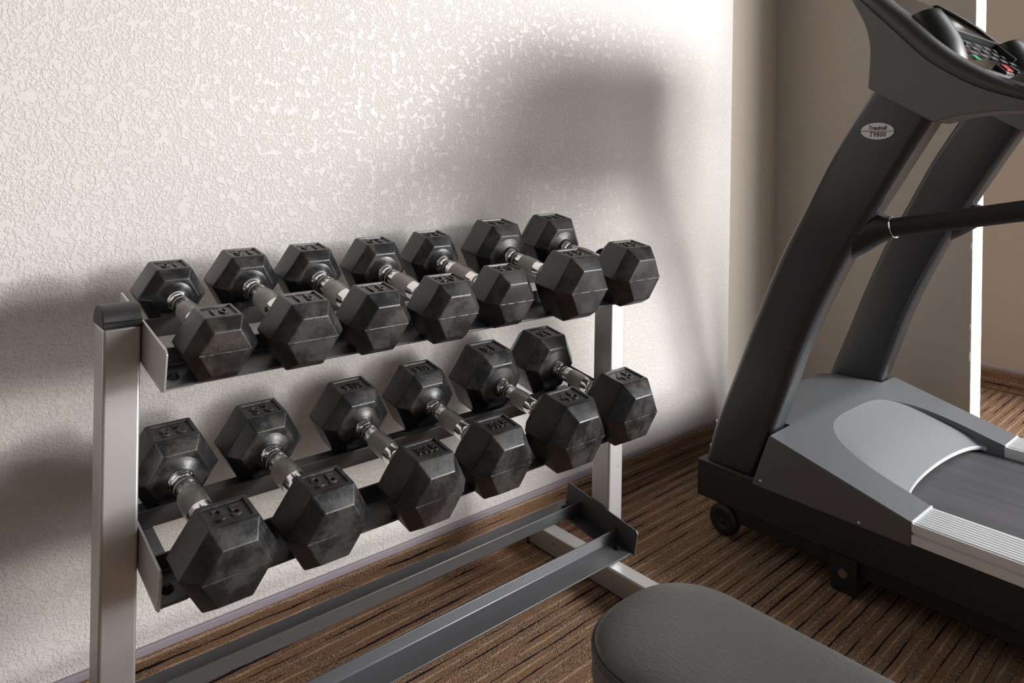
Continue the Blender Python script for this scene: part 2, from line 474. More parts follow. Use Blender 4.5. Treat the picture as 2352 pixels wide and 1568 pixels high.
FE = {1: (-0.414, -0.353), 2: (-0.405, -0.341), 3: (-0.390, -0.342)}
RE = {1: -0.239, 2: -0.232, 3: -0.226}   # front edge, front flange
c_, s_ = math.cos(TILT), math.sin(TILT)
def tp(tier, y, h):   # point at height h above the tray plane
    return (y - s_ * h, plane_z(tier, y) + c_ * h)
def vstrip(m, tier, ya, yb, ha, hb, x0, x1):
    m.prism([tp(tier, ya, ha), tp(tier, yb, ha), tp(tier, yb, hb), tp(tier, ya, hb)], x0, x1)
for tier in (1, 2, 3):
    ye, yf = FE[tier]
    T = 0.0035
    for nm, pr in (('front', [(ye, 0), (ye, -T), (yf + T, -T), (yf + T, 0.026), (yf, 0.026), (yf, 0.004), (yf - 0.001, 0.0012), (yf - 0.004, 0)]),
                   ('rear', [(RE[tier] - T, 0.026), (RE[tier] - T, -T), (-0.175, -T), (-0.175, 0), (RE[tier] + 0.004, 0), (RE[tier] + 0.0008, 0.001), (RE[tier], 0.004), (RE[tier], 0.026)])):
        m = MB(); m.prism([tp(tier, a, h) for a, h in pr], PLX0 + 0.004, PLX1 - 0.004)
        rp(m.build('shelf_rail', 'tray', bevel=0.0008, seg=2))
    for side in (0, 1):
        xa, xb = (PLX0, PLX0 + 0.0035) if side == 0 else (PLX1 - 0.0035, PLX1)
        yb = -0.183
        m = MB()
        pf = ye if side == 0 or tier != 3 else -0.392
        m.prism([tp(tier, pf - 0.004, -0.0045), tp(tier, pf - 0.004, 0.046), tp(tier, pf + 0.002, 0.051), tp(tier, yb, 0.051), tp(tier, yb, -0.0045)], xa, xb)
        # bottom flange joining the rails
        fa, fb = (xa, xa + 0.040) if side == 0 else (xb - 0.040, xb)
        m.prism([tp(tier, pf + 0.004, -0.0045), tp(tier, yb, -0.0045), tp(tier, yb, -0.008), tp(tier, pf + 0.004, -0.008)], fa, fb)
        br = rp(m.build('end_bracket', 'silver' if side == 0 else 'tray', bevel=0.0007, seg=2))  # right brackets take the shade-darkened tray colour
        for yy in (ye + 0.026, -0.200):
            m = MB()
            bx = (fa + fb) / 2 - (0 if side == 0 else 0.004)
            y_, z_ = tp(tier, yy, 0)
            m.lathe([(0, 0.0085), (0.0015, 0.0085)], 'z', (bx, y_, z_ + 0.0002), 20)
            m.lathe([(0.0015, 0.0055), (0.006, 0.0055), (0.0065, 0.005)], 'z', (bx, y_, z_), 6)
            b = m.build('bolt', 'black_metal', smooth=25); b.parent = br

# ------------------------------------------------------------------ dumbbells
def make_head(F, L, number, side, hr):
    """hex head; local origin at the inner prism end, outward is -y for side=-1 (front), +y for side=+1"""
    s = F / math.sqrt(3); k = 0.68; b = 0.205 * F; bi = 0.17 * F
    def ring(scale, y):
        cz = F / 2
        pts = [(-1, 0), (-0.5, 1), (0.5, 1), (1, 0), (0.5, -1), (-0.5, -1)]
        return [(p[0] * s * scale, y * side, cz + p[1] * F / 2 * scale) for p in pts]
    ki = 0.70
    bm = bmesh.new()
    R = [ring(ki, -bi), ring(1, 0), ring(1, L), ring(k, L + b)]
    vs = [[bm.verts.new(p) for p in r] for r in R]
    top = None
    for a in range(3):
        for i in range(6):
            j = (i + 1) % 6
            f = bm.faces.new((vs[a][i], vs[a][j], vs[a + 1][j], vs[a + 1][i]))
            if a == 1 and i == 1: top = f
    bm.faces.new(vs[0]); bm.faces.new(vs[3])
    bmesh.ops.recalc_face_normals(bm, faces=bm.faces[:])
    # recessed label panel
    r = bmesh.ops.inset_region(bm, faces=[top], thickness=0.0065 if F < 0.11 else 0.0085, depth=0)
    bmesh.ops.inset_region(bm, faces=[top], thickness=0.0010, depth=-0.0024)
    bmesh.ops.translate(bm, verts=list(top.verts), vec=(0, 0, 0))
    # edge flats rounded on the corners of the head
    edges = [e for e in bm.edges if e.calc_face_angle(0) > 0.35 and all(f is not top for f in e.link_faces) and e.calc_length() > 0.012 and not any((v.co.z < F - 0.0005 and v.co.z > F - 0.004) for v in e.verts)
             and not all(abs(v.co.z - F) < 1e-5 and (abs(v.co.x) < s * 0.5 - 0.003) for v in e.verts)]
    bmesh.ops.bevel(bm, geom=edges, offset=0.0021, segments=3, profile=0.6, affect='EDGES')
    # boss around the handle
    n = 28
    prof = [(-bi + 0.001, s * 0.56), (-bi - 0.0010, s * 0.47), (-bi - 0.0045, hr * 1.32), (-bi - 0.0078, hr * 1.14), (-bi - 0.0085, hr * 1.08)]
    rings = []
    for (y, rr) in prof:
        rings.append([bm.verts.new((rr * math.cos(2 * PI * i / n), y * side, F / 2 + rr * math.sin(2 * PI * i / n))) for i in range(n)])
    for a in range(len(rings) - 1):
        for i in range(n):
            bm.faces.new((rings[a][i], rings[a][(i + 1) % n], rings[a + 1][(i + 1) % n], rings[a + 1][i]))
    bm.faces.new(rings[-1])
    # moulding seam across the end face and its bevels
    def seam(p, q, nrm):
        p, q, nrm = Vector(p), Vector(q), Vector(nrm).normalized()
        nn = 22; rows = []
        for i in range(nn + 1):
            c = p.lerp(q, i / nn)
            wb = 0.0005 * mnoise.noise(Vector((i * 0.9 + number_seed, F * 50, 1)))
            hgt = 0.00032 * (1 + 0.9 * mnoise.noise(Vector((i * 0.7, number_seed, 3))))
            rows.append([bm.verts.new(c + Vector((0, 0, 0.0011 + wb))), bm.verts.new(c + nrm * hgt + Vector((0, 0, wb))), bm.verts.new(c + Vector((0, 0, -0.0011 + wb)))])
        for i in range(nn):
            for j in range(2): bm.faces.new((rows[i][j], rows[i][j + 1], rows[i + 1][j + 1], rows[i + 1][j]))
    number_seed = F * 100 + side
    ye = (L + b) * side
    seam((-s * k, ye, F / 2), (s * k, ye, F / 2), (0, side, 0))
    bmesh.ops.recalc_face_normals(bm, faces=bm.faces[:])
    me = bpy.data.meshes.new('head'); bm.to_mesh(me); bm.free()
    return me

def make_dumbbell(weight, F, L, gap, handle_r, label, group, xc, ymid, tier, yaw, txt):
    z = plane_z(tier, ymid)
    root = thing('dumbbell', label, 'dumbbell', (xc, ymid, z + 0.0004), (TILT, 0, 0), group)
    root.rotation_mode = 'XYZ'
    root.matrix_world = Matrix.Translation((xc, ymid, z + 0.0006)) @ Matrix.Rotation(-yaw, 4, 'Z') @ Matrix.Rotation(TILT, 4, 'X')
    for side in (-1, 1):
        me = make_head(F, L, weight, side, handle_r)
        h = link('head', me, 'rubber_dusty' if (weight == 10 and side < 0) else 'rubber', root, smooth=28)
        h.location = (0, side * gap / 2, 0)
        # raised number in the recessed panel
        size = 0.0300 * (F / 0.1) ** 0.85
        mt = Matrix.Translation((0, side * L / 2, F - 0.0022)) @ Matrix.Rotation(0 if side < 0 else PI, 4, 'Z')
        sq = 1.06
        if len(txt) > 2: size *= 0.80; sq = 0.66
        if F < 0.095: size *= 0.85
        text_mesh('raised_number', txt, size, 0.0016, 'rubber', h, mt, bevel=0.0005, squash=sq, spacing=1.22 if len(txt) == 2 else 1.08, bold=size * 0.004)
    # handle
    inner = gap / 2 - 0.17 * F - 0.008
    r = handle_r
    cz = F / 2
    m = MB()
    def half(sgn):
        pr = [(inner + 0.006, r * 1.02), (inner, r * 1.05), (inner - 0.0035, r * 1.03), (inner - 0.0055, r * 0.93), (inner - 0.008, r * 0.84), (inner - 0.0175, r * 0.79), (inner - 0.019, r * 0.82)]
        return pr
    pr = half(1)
    mid = [(inner - 0.024, r * 0.90), (inner - 0.027, r * 0.93), (inner - 0.031, r * 0.95)]
    full = [(-a, q) for a, q in pr + mid] + [(-0.001, r * 0.98), (0.001, r * 0.98)] + [(a, q) for a, q in reversed(pr + mid)]
    m.lathe(full, 'y', (0, 0, 0), 40)
    hd = m.build('handle', 'chrome', root, smooth=60)
    hd.location = (0, 0, cz)
    ge = inner - 0.032
    m = MB(); prof = []
    for i in range(17):
        t_ = -1 + 2 * i / 16
        prof.append((t_ * ge * 0.66, r * (0.985 + 0.075 * (1 - t_ * t_))))
    m.lathe(prof, 'y', (0, 0, 0), 40)
    g = m.build('knurled_grip', 'knurl', hd, smooth=60)
    for sgn in (-1, 1):
        m = MB(); m.lathe([(sgn * (inner - 0.019), r * 0.80), (sgn * (inner - 0.0195), r * 0.89), (sgn * (inner - 0.0235), r * 0.91), (sgn * (inner - 0.024), r * 0.87)], 'y', (0, 0, 0), 40, caps=False)
        m.build('knurled_ring', 'knurl', hd, smooth=60)
    return root

SPEC = {10: (0.088, 0.046, 0.172, 0.0150), 15: (0.0970, 0.047, 0.188, 0.0172), 20: (0.1020, 0.047, 0.190, 0.0168), 25: (0.1160, 0.053, 0.188, 0.0190),
        30: (0.1185, 0.055, 0.197, 0.0170), 35: (0.1235, 0.053, 0.185, 0.0164), 45: (0.1330, 0.062, 0.191, 0.0170)}
TOP, BOT = 'dumbbells on the top shelf', 'dumbbells in the lower row'
LIST = [
    (10, 0.347, -0.289, 1, -0.004, 'black hex dumbbell marked 10 with brownish dusty end, smallest one, by the left upright', TOP),
    (15, 0.464, -0.293, 1, 0.002, 'black hex dumbbell marked 15 next to the 10, second from left on top shelf', TOP),
    (15, 0.584, -0.2915, 1, 0.001, 'third dumbbell from the left on the top shelf, black hex 15 beside a 20', TOP),
    (20, 0.712, -0.3, 1, 0.005, 'black hex 20 beside a 15, fourth dumbbell from left on the top shelf', TOP),
    (20, 0.852, -0.285, 1, 0.012, 'black hex dumbbell marked 20 standing beside a big 35 on the top shelf', TOP),
    (35, 1.007, -0.3055, 1, 0.005, 'large black hex 35 dumbbell beside a 20, second from right on top shelf', TOP),
    (35, 1.186, -0.2915, 1, 0.011, 'rightmost top-shelf dumbbell, a black hex 35 above the right upright', TOP),
    (25, 0.354, -0.299, 2, -0.008, 'black hex dumbbell marked 25 against the left upright, leftmost of the lower row', BOT),
    (25, 0.498, -0.2945, 2, -0.002, 'black hex 25 beside a 30LB one, second dumbbell in the lower row', BOT),
    (30, 0.674, -0.293, 2, 0.002, 'dumbbell marked 30LB beside a 25, in the middle of the lower row', BOT),
    (30, 0.833, -0.2845, 2, 0.014, 'black hex 30LB dumbbell standing beside a 45 in the lower row', BOT),
    (45, 1.007, -0.287, 2, 0.007, 'big black hex 45 between a 30LB and the last 45 of the lower row', BOT),
    (45, 1.187, -0.273, 2, 0.013, 'big black hex dumbbell marked 45 ending the lower row by the right upright', BOT),
]
for wgt, xc, ym, tier, yaw, lab, grp in LIST:
    F, L, gap, hr = SPEC[wgt]
    make_dumbbell(wgt, F, L, gap, hr, lab, grp, xc, ym, tier, yaw, '30LB' if wgt == 30 else str(wgt))

# ------------------------------------------------------------------ treadmill
TX0, TX1 = 1.67, 2.42
TC = (TX0 + TX1) / 2
tm = thing('treadmill', 'dark grey treadmill with curved uprights and a grey motor hood beside the dumbbell rack', 'treadmill', (TC, -1.1, 0))
def tpz(o):
    o.parent = tm; o.matrix_parent_inverse = Matrix.Translation(tm.location).inverted(); return o
def mir(x): return 2 * TC - x
YB = -1.95
# base frame: tray-like box around the motor and long side beams
m = MB()
m.prism([(-0.271, 0.089), (-0.271, 0.186), (-0.470, 0.186), (-0.476, 0.180), (YB, 0.177), (YB, 0.089)], TX0, TX0 + 0.035)
m.prism([(-0.271, 0.089), (-0.271, 0.186), (-0.470, 0.186), (-0.476, 0.180), (YB, 0.177), (YB, 0.089)], mir(TX0 + 0.035), TX1)
m.box(TX0 + 0.03, mir(TX0 + 0.03), -0.47, -0.2715, 0.0895, 0.1855)
m.box(TX0 + 0.03, mir(TX0 + 0.03), YB + 0.05, -0.48, 0.120, 0.165)
tpz(m.build('base_frame', 'black_metal', bevel=0.004, seg=3))
m = MB()
for f in (lambda x: x, mir):
    a, b = sorted((f(TX0 + 0.022), f(TX0 + 0.050)))
    m.box(a, b, -1.80, -0.36, 0.045, 0.0888)
tpz(m.build('lift_frame', 'black_metal', bevel=0.003))
for f in (lambda x: x, mir):
    a, b = sorted((f(TX0 + 0.008), f(TX0 + 0.045)))
    m = MB(); m.box(a, b, -0.692, -0.632, 0.002, 0.086)
    ft = tpz(m.build('pivot_foot', 'black_metal', bevel=0.003))
    m = MB(); xx = f(TX0 + 0.0075); sg = -1 if xx < TC else 1
    m.lathe([(0, 0.011), (sg * 0.002, 0.010)], 'x', (xx, -0.661, 0.045), 24)
    b_ = m.build('foot_bolt', 'steel', smooth=30); b_.parent = ft; b_.matrix_parent_inverse = Matrix.Translation(tm.location).inverted() if False else Matrix()
    # wheel
    m = MB(); cx = f(TX0 + 0.012)
    dx = 0.026 if cx < TC else -0.026
    m.lathe([(0, 0.010), (0, 0.016), (-dx * 0.06, 0.018), (-dx * 0.06, 0.031), (0.0, 0.034), (dx * 0.08, 0.0395), (dx * 0.3, 0.0415), (dx * 0.7, 0.0415), (dx * 0.95, 0.0385), (dx, 0.034), (dx, 0.01)], 'x', (cx, -0.343, 0.0417), 40)
    wh = tpz(m.build('transport_wheel', 'black_plastic', smooth=40))
    m = MB(); m.lathe([(0, 0.006), (-dx * 0.12, 0.006), (-dx * 0.16, 0.004)], 'x', (cx, -0.343, 0.0417), 20)
    h_ = m.build('axle_bolt', 'black_metal', smooth=30); h_.parent = wh
# side rails with ribbed tops
for f in (lambda x: x, mir):
    m = MB()
    rib = []
    n = 9; x0, x1 = TX0 - 0.001, TX0 + 0.110
    prof = [(x0, 0.178), (x0, 0.197), (x0 + 0.006, 0.198), (x0 + 0.006, 0.203), (x0, 0.2045), (x0, 0.2215)]
    for i in range(n):
        a = x0 + 0.004 + (x1 - x0 - 0.008) * i / n; b = x0 + 0.004 + (x1 - x0 - 0.008) * (i + 1) / n; d = b - a
        prof += [(a, 0.2215), (a + d * 0.15, 0.2238), (a + d * 0.6, 0.2238), (a + d * 0.75, 0.2215)]
    prof += [(x1, 0.2215), (x1, 0.178)]
    rings = []
    for yy in (YB, -0.806):
        rings.append([(f(p[0]), yy, p[1]) for p in prof])
    m.loft(rings)
    tpz(m.build('side_rail', 'aluminium', smooth=25))
# belt
m = MB(); m.box(TX0 + 0.112, mir(TX0 + 0.112), YB, -0.66, 0.166, 0.1945)
tpz(m.build('running_belt', 'belt', smooth=0))

# hood
def ztop(y):
    if y > -0.48: return 0.300 + 0.010 * (-0.31 - y) / 0.17
    return 0.310 + (y + 0.48) * (0.310 - 0.2245) / 0.33
HX0 = TX0 - 0.002
def hood_z(x, y):
    cx = (x - TC) / 0.375
    return ztop(y) + 0.006 * (1 - cx * cx) * min(1, max(0, (y + 0.83) / 0.3))
N = 96
outer, innr = [], []
HR = -0.809
# outer outline from near-rear corner round the front to the far-rear corner
pts_o = [(HX0, HR), (HX0, -0.4815), (HX0 + 0.100, -0.4815), (HX0 + 0.100, -0.330), (HX0 + 0.125, -0.305)]
pts_o = pts_o + [(mir(a), b) for a, b in reversed(pts_o)]
def resample_outline(pts, fr):
    out = []
    for (s0, s1, pa, pb, cnt) in fr:
        for i in range(cnt):
            t_ = i / cnt
            out.append((pa[0] + (pb[0] - pa[0]) * t_, pa[1] + (pb[1] - pa[1]) * t_))
    out.append(fr[-1][3]); return out
cnts = [26, 8, 8, 3, 26, 3, 8, 8, 26]
segs = [(0, 0, pts_o[i], pts_o[i + 1], cnts[i]) for i in range(9)]
outer = resample_outline(pts_o, segs)
NO = len(outer) - 1
AX, AY0 = 0.262, -0.765
inner_c = []
for i in range(NO + 1):
    t_ = i / NO
    # arch: starts near-rear, apex front, ends far-rear
    ang = PI * t_
    cx = -math.cos(ang); sy = math.sin(ang)
    px = TC + AX * (1 if abs(cx) > 0.999 else 1) * (math.copysign(abs(cx) ** 0.55, cx))
    py = AY0 + 0.245 * (max(sy, 0.0) ** 0.85)
    inner_c.append((px, py))
m = MB()
rows = []
K = 10
for k in range(K + 1):
    u = k / K
    row = []
    for i in range(NO + 1):
        x = outer[i][0] + (inner_c[i][0] - outer[i][0]) * u
        y = outer[i][1] + (inner_c[i][1] - outer[i][1]) * u
        row.append((x, y, hood_z(x, y)))
    rows.append(row)
def drop(i):
    t_ = abs(2 * i / NO - 1)
    return 0.0015 + 0.028 * max(0, (t_ - 0.25) / 0.75) ** 1.5
rows.append([(p[0], p[1], hood_z(p[0], p[1]) - drop(i)) for i, p in enumerate(inner_c)])
m.loft(rows, False, False, closed=False)
# sides
side = []
for i in range(NO + 1):
    x, y = outer[i]
    zb = 0.187
    if abs(x - HX0) < 1e-4 or abs(x - mir(HX0)) < 1e-4: zb = 0.174
    side.append((x, y, zb))
m.loft([side, [(outer[i][0], outer[i][1], hood_z(*outer[i])) for i in range(NO + 1)]], False, False, closed=False)
# rear faces of the two cheeks
for idx, f in ((0, lambda x: x), (NO, mir)):
    a = outer[idx]; b = inner_c[idx]
    m.add([(a[0], a[1], 0.172), (a[0], a[1], hood_z(*a)), (f(TX0 + 0.110), HR, hood_z(f(TX0 + 0.110), HR)), (f(TX0 + 0.110), HR, 0.172)], [(0, 1, 2, 3)])
    m.add([(f(TX0 + 0.110), HR, hood_z(f(TX0 + 0.110), HR)), (a[0], a[1], hood_z(*a)), (b[0], b[1], hood_z(*b))], [(0, 1, 2)])
    m.add([(f(TX0 + 0.110), HR, hood_z(f(TX0 + 0.110), HR)), (b[0], b[1], hood_z(*b)), (b[0], b[1], 0.19), (f(TX0 + 0.110), HR, 0.19)], [(0, 1, 2, 3)])
hood = tpz(m.build('motor_hood', 'hood_grey', smooth=32))
for f in (lambda x: x, mir):
    a, b = sorted((f(HX0), f(TX0 + 0.1105)))
    m = MB(); m.box(a, b, HR - 0.003, HR + 0.0005, 0.215, hood_z(HX0, HR) + 0.0012)
    m.build('hood_end_trim', 'white_trim', hood)
for f in (lambda x: x, mir):
    # flat cheek panel on the outside of the hood
    x0, x1 = sorted((f(HX0 - 0.0015), f(HX0 + 0.004)))
    m = MB(); m.prism([(-0.434, 0.174), (-0.479, 0.306), (-0.485, 0.3085), (-0.808, 0.2222), (-0.808, 0.171)], x0, x1)
    pn = m.build('hood_side_panel', 'console_grey', hood, bevel=0.002, seg=3)
    sg = -1 if x0 < TC else 1
    for (yy, zz) in ((-0.459, 0.189), (-0.701, 0.180)):
        m = MB(); xx = x0 if sg < 0 else x1
        m.lathe([(0, 0.0045), (sg * 0.0015, 0.004), (sg * 0.003, 0.002)], 'x', (xx, yy, zz), 16)
        m.build('screw', 'steel', pn, smooth=60)
# recessed centre cover
rear = []
def rear_pt(i):
    x = inner_c[i][0]
    q = max(0.0, 1 - ((x - TC) / AX) ** 2)
    return (x, AY0 + 0.038 * q ** 0.5, 0.206 + 0.013 * q ** 0.5)
m = MB(); rows = []
K = 14
for k in range(K + 1):
    u = k / K; row = []
    for i in range(NO + 1):
        a = inner_c[i]; za = hood_z(*a) - drop(i); b = rear_pt(i)
        x = a[0]; y = a[1] + (b[1] - a[1]) * u
        z = za + (b[2] - za) * (u ** 0.95) + 0.006 * math.sin(PI * u)
        row.append((x, y, z))
    rows.append(row)
m.loft(rows, False, False, closed=False)
cov = m.build('hood_cover', 'hood_lit', hood, smooth=40)
m = MB()
tr = [rear_pt(i) for i in range(NO + 1)]
rings = [[(p[0], p[1] + 0.001, p[2] + 0.0012) for p in tr], [(p[0], p[1] - 0.003, p[2] + 0.0012) for p in tr], [(p[0], p[1] - 0.003, p[2] - 0.0035) for p in tr], [(p[0], p[1] + 0.001, p[2] - 0.010) for p in tr]]
m.loft(rings, False, False, closed=False)
m.build('cover_trim', 'white_trim', cov, smooth=50)

# uprights
L_ = [(-0.283, 0.187), (-0.313, 0.296), (-0.362, 0.428), (-0.419, 0.585), (-0.480, 0.736), (-0.544, 0.866), (-0.613, 1.004), (-0.7035, 1.155), (-0.735, 1.205)]
R_ = [(-0.430, 0.187), (-0.477, 0.314), (-0.514, 0.423), (-0.545, 0.519), (-0.592, 0.635), (-0.654, 0.765), (-0.713, 0.874), (-0.832, 1.080), (-0.862, 1.130)]
def cr(pts, n):
    out = []
    P = [Vector(p) for p in pts]; P = [P[0] * 2 - P[1]] + P + [P[-1] * 2 - P[-2]]
    for i in range(1, len(P) - 2):
        for k in range(n):
            t_ = k / n
            p0, p1, p2, p3 = P[i - 1], P[i], P[i + 1], P[i + 2]
            out.append(tuple(0.5 * ((2 * p1) + (p2 - p0) * t_ + (2 * p0 - 5 * p1 + 4 * p2 - p3) * t_ * t_ + (3 * p1 - p0 - 3 * p2 + p3) * t_ ** 3)))
    out.append(tuple(P[-2])); return out
LS, RS = cr(L_, 6), cr(R_, 6)
UX0, UX1 = TX0 + 0.014, TX0 + 0.092
def sec(l, r, x0, x1, rad):
    """rounded rectangular section between front point l and rear point r"""
    l, r = Vector((l[0], l[1])), Vector((r[0], r[1]))
    d = (r - l); W = d.length; d.normalize()
    out = []
    for (cxx, cw, a0) in ((x1 - rad[0], W - rad[1], 0), (x0 + rad[0], W - rad[1], 90), (x0 + rad[0], rad[1], 180), (x1 - rad[0], rad[1], 270)):
        for k in range(6):
            a = math.radians(a0 + 90 * k / 5)
            # local: u along x, v along width
            uu = cxx + rad[0] * math.cos(a); vv = cw + rad[1] * math.sin(a)
            p = l + d * vv
            out.append((uu, p.x, p.y))
    return out
for f in (lambda x: x, mir):
    m = MB(); rings = []
    for l, r in zip(LS, RS):
        rings.append([(f(p[0]), p[1], p[2]) for p in sec(l, r, UX0, UX1, (0.022, 0.024))])
    m.loft(rings)
    uo = tpz(m.build('upright', 'upright_paint', smooth=50))
    for (yy, zz) in ((-0.289, 0.214), (-0.306, 0.283)):
        m = MB(); m.lathe([(0.002, 0.006), (0.006, 0.005), (0.008, 0.002)], 'y', (f(UX0 + 0.03), yy - 0.001, zz), 16)
        m.build('screw', 'white_trim', uo, smooth=60)
    # handrail socket and bar
    hx = f((UX0 + UX1) / 2)
    m = MB(); rings = []
    for (y, z, ry, rx, an) in ((-0.640, 0.800, 0.066, 0.034, 0.50), (-0.668, 0.815, 0.064, 0.034, 0.40), (-0.695, 0.828, 0.050, 0.031, 0.25), (-0.720, 0.837, 0.033, 0.027, 0.1), (-0.742, 0.843, 0.0235, 0.0235, 0.0)):
        # section: ellipse, long side running up the back of the upright
        t_ = Vector((0, math.sin(an), math.cos(an))) if False else None
        tilt = 0.55 * (y + 0.742) / 0.102
        dz, dy = math.cos(tilt + 0.23 * 0), -math.sin(tilt)
        rings.append([(hx + rx * math.cos(2 * PI * k / 28), y + ry * math.sin(2 * PI * k / 28) * dy, z + ry * math.sin(2 * PI * k / 28) * dz) for k in range(28)])
    m.loft(rings)
    so = m.build('handrail_socket', 'black_plastic', None, smooth=50); tpz(so)
    m = MB(); m.tube([(hx, -0.741, 0.8432), (hx, -0.7445, 0.8440)], 0.0242, 32)
    m.build('socket_ring', 'steel', so, smooth=50)
    m = MB(); m.tube([(hx, -0.735, 0.842), (hx, -0.87, 0.872), (hx, -0.994, 0.900), (hx, -1.06, 0.918), (hx, -1.10, 0.945), (hx, -1.115, 0.985), (hx, -1.11, 1.03), (hx, -1.085, 1.075)], 0.0210, 28)
    tpz(m.build('handrail', 'foam', smooth=50))

# console: two cheeks joined by a slim body, with a rolled rim and a dark fascia
front = [(-0.7035, 1.155), (-0.706, 1.217), (-0.705, 1.255), (-0.695, 1.296), (-0.678, 1.332), (-0.662, 1.362), (-0.642, 1.395), (-0.615, 1.422)]
seam_ = [(-0.618, 1.428), (-0.652, 1.392), (-0.684, 1.356), (-0.727, 1.311), (-0.767, 1.269), (-0.822, 1.212), (-0.877, 1.172), (-0.928, 1.143), (-0.999, 1.117), (-1.06, 1.103), (-1.11, 1.095)]
under = [(-1.115, 1.083), (-1.06, 1.088), (-0.999, 1.095), (-0.957, 1.096), (-0.892, 1.090), (-0.862, 1.083), (-0.838, 1.0765)]
lip = [(-0.655, 1.430), (-0.700, 1.391), (-0.742, 1.348), (-0.793, 1.300), (-0.841, 1.249), (-0.887, 1.208), (-0.943, 1.171), (-0.999, 1.142), (-1.06, 1.122), (-1.11, 1.108)]
CX0, CX1 = TX0 + 0.0, TX0 + 0.105
def dome(o):
    for v in o.data.vertices:
        if v.co.z > 1.345:
            t_ = (v.co.z - 1.345) / 0.085
            v.co.x = TC + (v.co.x - TC) * (1 - 0.42 * t_ ** 2)
    return o
for f in (lambda x: x, mir):
    x0, x1 = sorted((f(CX0), f(CX1)))
    m = MB(); m.prism(cr(front[:-2] + [(-0.656, 1.374)], 3) + [(-0.664, 1.374)] + cr(seam_[2:], 3) + cr(under, 3), x0, x1)
    tpz(m.build('console_cheek', 'console_grey', bevel=0.014, seg=5, smooth=60, blim=60))
m = MB()
mid_under = [(-1.08, 1.105), (-0.95, 1.130), (-0.85, 1.160), (-0.76, 1.215), (-0.70, 1.290), (-0.655, 1.355)]
m.prism([(-0.612, 1.424)] + seam_[1:-1] + mid_under, CX1 - 0.01, mir(CX1 - 0.01))
dome(tpz(m.build('console_body', 'console_grey', bevel=0.004, smooth=50)))
# rim (rolled edge) : closed loft along the seam, all the way across
for f in (lambda x: x, mir):
    m = MB(); rings = []
    n_ = len(lip)
    sm = seam_[:1] + seam_[1:]
    for i in range(n_):
        s0 = Vector(seam_[i]); l0 = Vector(lip[i])
        c = (s0 + l0) / 2; h = (l0 - s0); W = h.length; h.normalize(); q = Vector((-h.y, h.x))
        ring = []
        # section: outer bulge on the side face, rolling over to the fascia
        for (du, dx) in ((0.0, 0.008), (0.02, -0.001), (0.25, -0.006), (0.55, -0.006), (0.80, 0.000), (0.95, 0.010), (1.0, 0.022), (0.97, 0.060), (0.3, 0.060), (0.0, 0.060)):
            p = s0 + h * (W * du)
            ring.append((f(CX0 + dx), p.x, p.y))
        rings.append(ring)
    # smooth rings
    P = rings; R2 = []
    for i in range(len(P) - 1):
        for k in range(5):
            t_ = k / 5
            a0 = P[max(i - 1, 0)]; a1 = P[i]; a2 = P[i + 1]; a3 = P[min(i + 2, len(P) - 1)]
            R2.append([tuple(0.5 * ((2 * Vector(b1)) + (Vector(b2) - Vector(b0)) * t_ + (2 * Vector(b0) - 5 * Vector(b1) + 4 * Vector(b2) - Vector(b3)) * t_ * t_ + (3 * Vector(b1) - Vector(b0) - 3 * Vector(b2) + Vector(b3)) * t_ ** 3)) for b0, b1, b2, b3 in zip(a0, a1, a2, a3)])
    R2.append(P[-1])
    m.loft(R2)
    dome(tpz(m.build('console_rim', 'console_lip', smooth=60)))
# fascia (glossy), follows the rim a little below its edge
m = MB()
fas = [(-0.648, 1.424), (-0.742, 1.340), (-0.793, 1.291), (-0.841, 1.240), (-0.887, 1.199), (-0.920, 1.180), (-0.955, 1.166), (-0.999, 1.150), (-1.06, 1.128), (-1.10, 1.108)]
base_ = [(-1.10, 1.10), (-1.0, 1.118), (-0.88, 1.160), (-0.74, 1.285), (-0.67, 1.39)]
m.prism(fas[:5] + [(-0.887, 1.188), (-0.80, 1.225), (-0.72, 1.305), (-0.632, 1.415)], CX0 + 0.02, mir(CX0 + 0.02))
fasc = dome(tpz(m.build('console_fascia', 'gloss_black', bevel=0.002, smooth=40)))
m = MB(); m.prism(fas[4:] + [(-1.10, 1.10), (-1.0, 1.118), (-0.90, 1.160)], CX0 + 0.02, mir(CX0 + 0.02))
tpz(m.build('console_apron', 'console_apron', bevel=0.003, smooth=40))
# dark line between cheek and rim
# cup holders
for cx in (TX0 + 0.075, mir(TX0 + 0.075)):
    m = MB(); rings = []
    n_ = 36
    cyc, rr = -0.822, 0.047
    def cup(zt, r_, tilt=0.10):
        return [(cx + r_ * 1.05 * math.cos(2 * PI * k / n_), cyc + r_ * math.sin(2 * PI * k / n_), zt - tilt * r_ * math.sin(2 * PI * k / n_)) for k in range(n_)]
    def cup2(zt, yc, rx, ry, tilt):
        return [(cx + rx * math.cos(2 * PI * k / n_), yc + ry * math.sin(2 * PI * k / n_), zt - tilt * ry * math.sin(2 * PI * k / n_)) for k in range(n_)]
    rings = [cup2(1.190, -0.833, 0.050, 0.046, 0), cup2(1.222, -0.830, 0.051, 0.046, 0), cup2(1.250, -0.822, 0.050, 0.045, 0.1), cup2(1.275, -0.811, 0.048, 0.042, 0.2), cup2(1.300, -0.800, 0.045, 0.036, 0.3), cup2(1.3175, -0.793, 0.042, 0.030, 0.35), cup2(1.3185, -0.793, 0.0405, 0.0285, 0.35), cup2(1.316, -0.793, 0.039, 0.0265, 0.35), cup2(1.26, -0.800, 0.040, 0.030, 0), cup2(1.20, -0.82, 0.036, 0.030, 0)]
    m.loft(rings)
    tpz(m.build('cup_holder', 'gloss_black' if False else 'black_plastic', smooth=60))
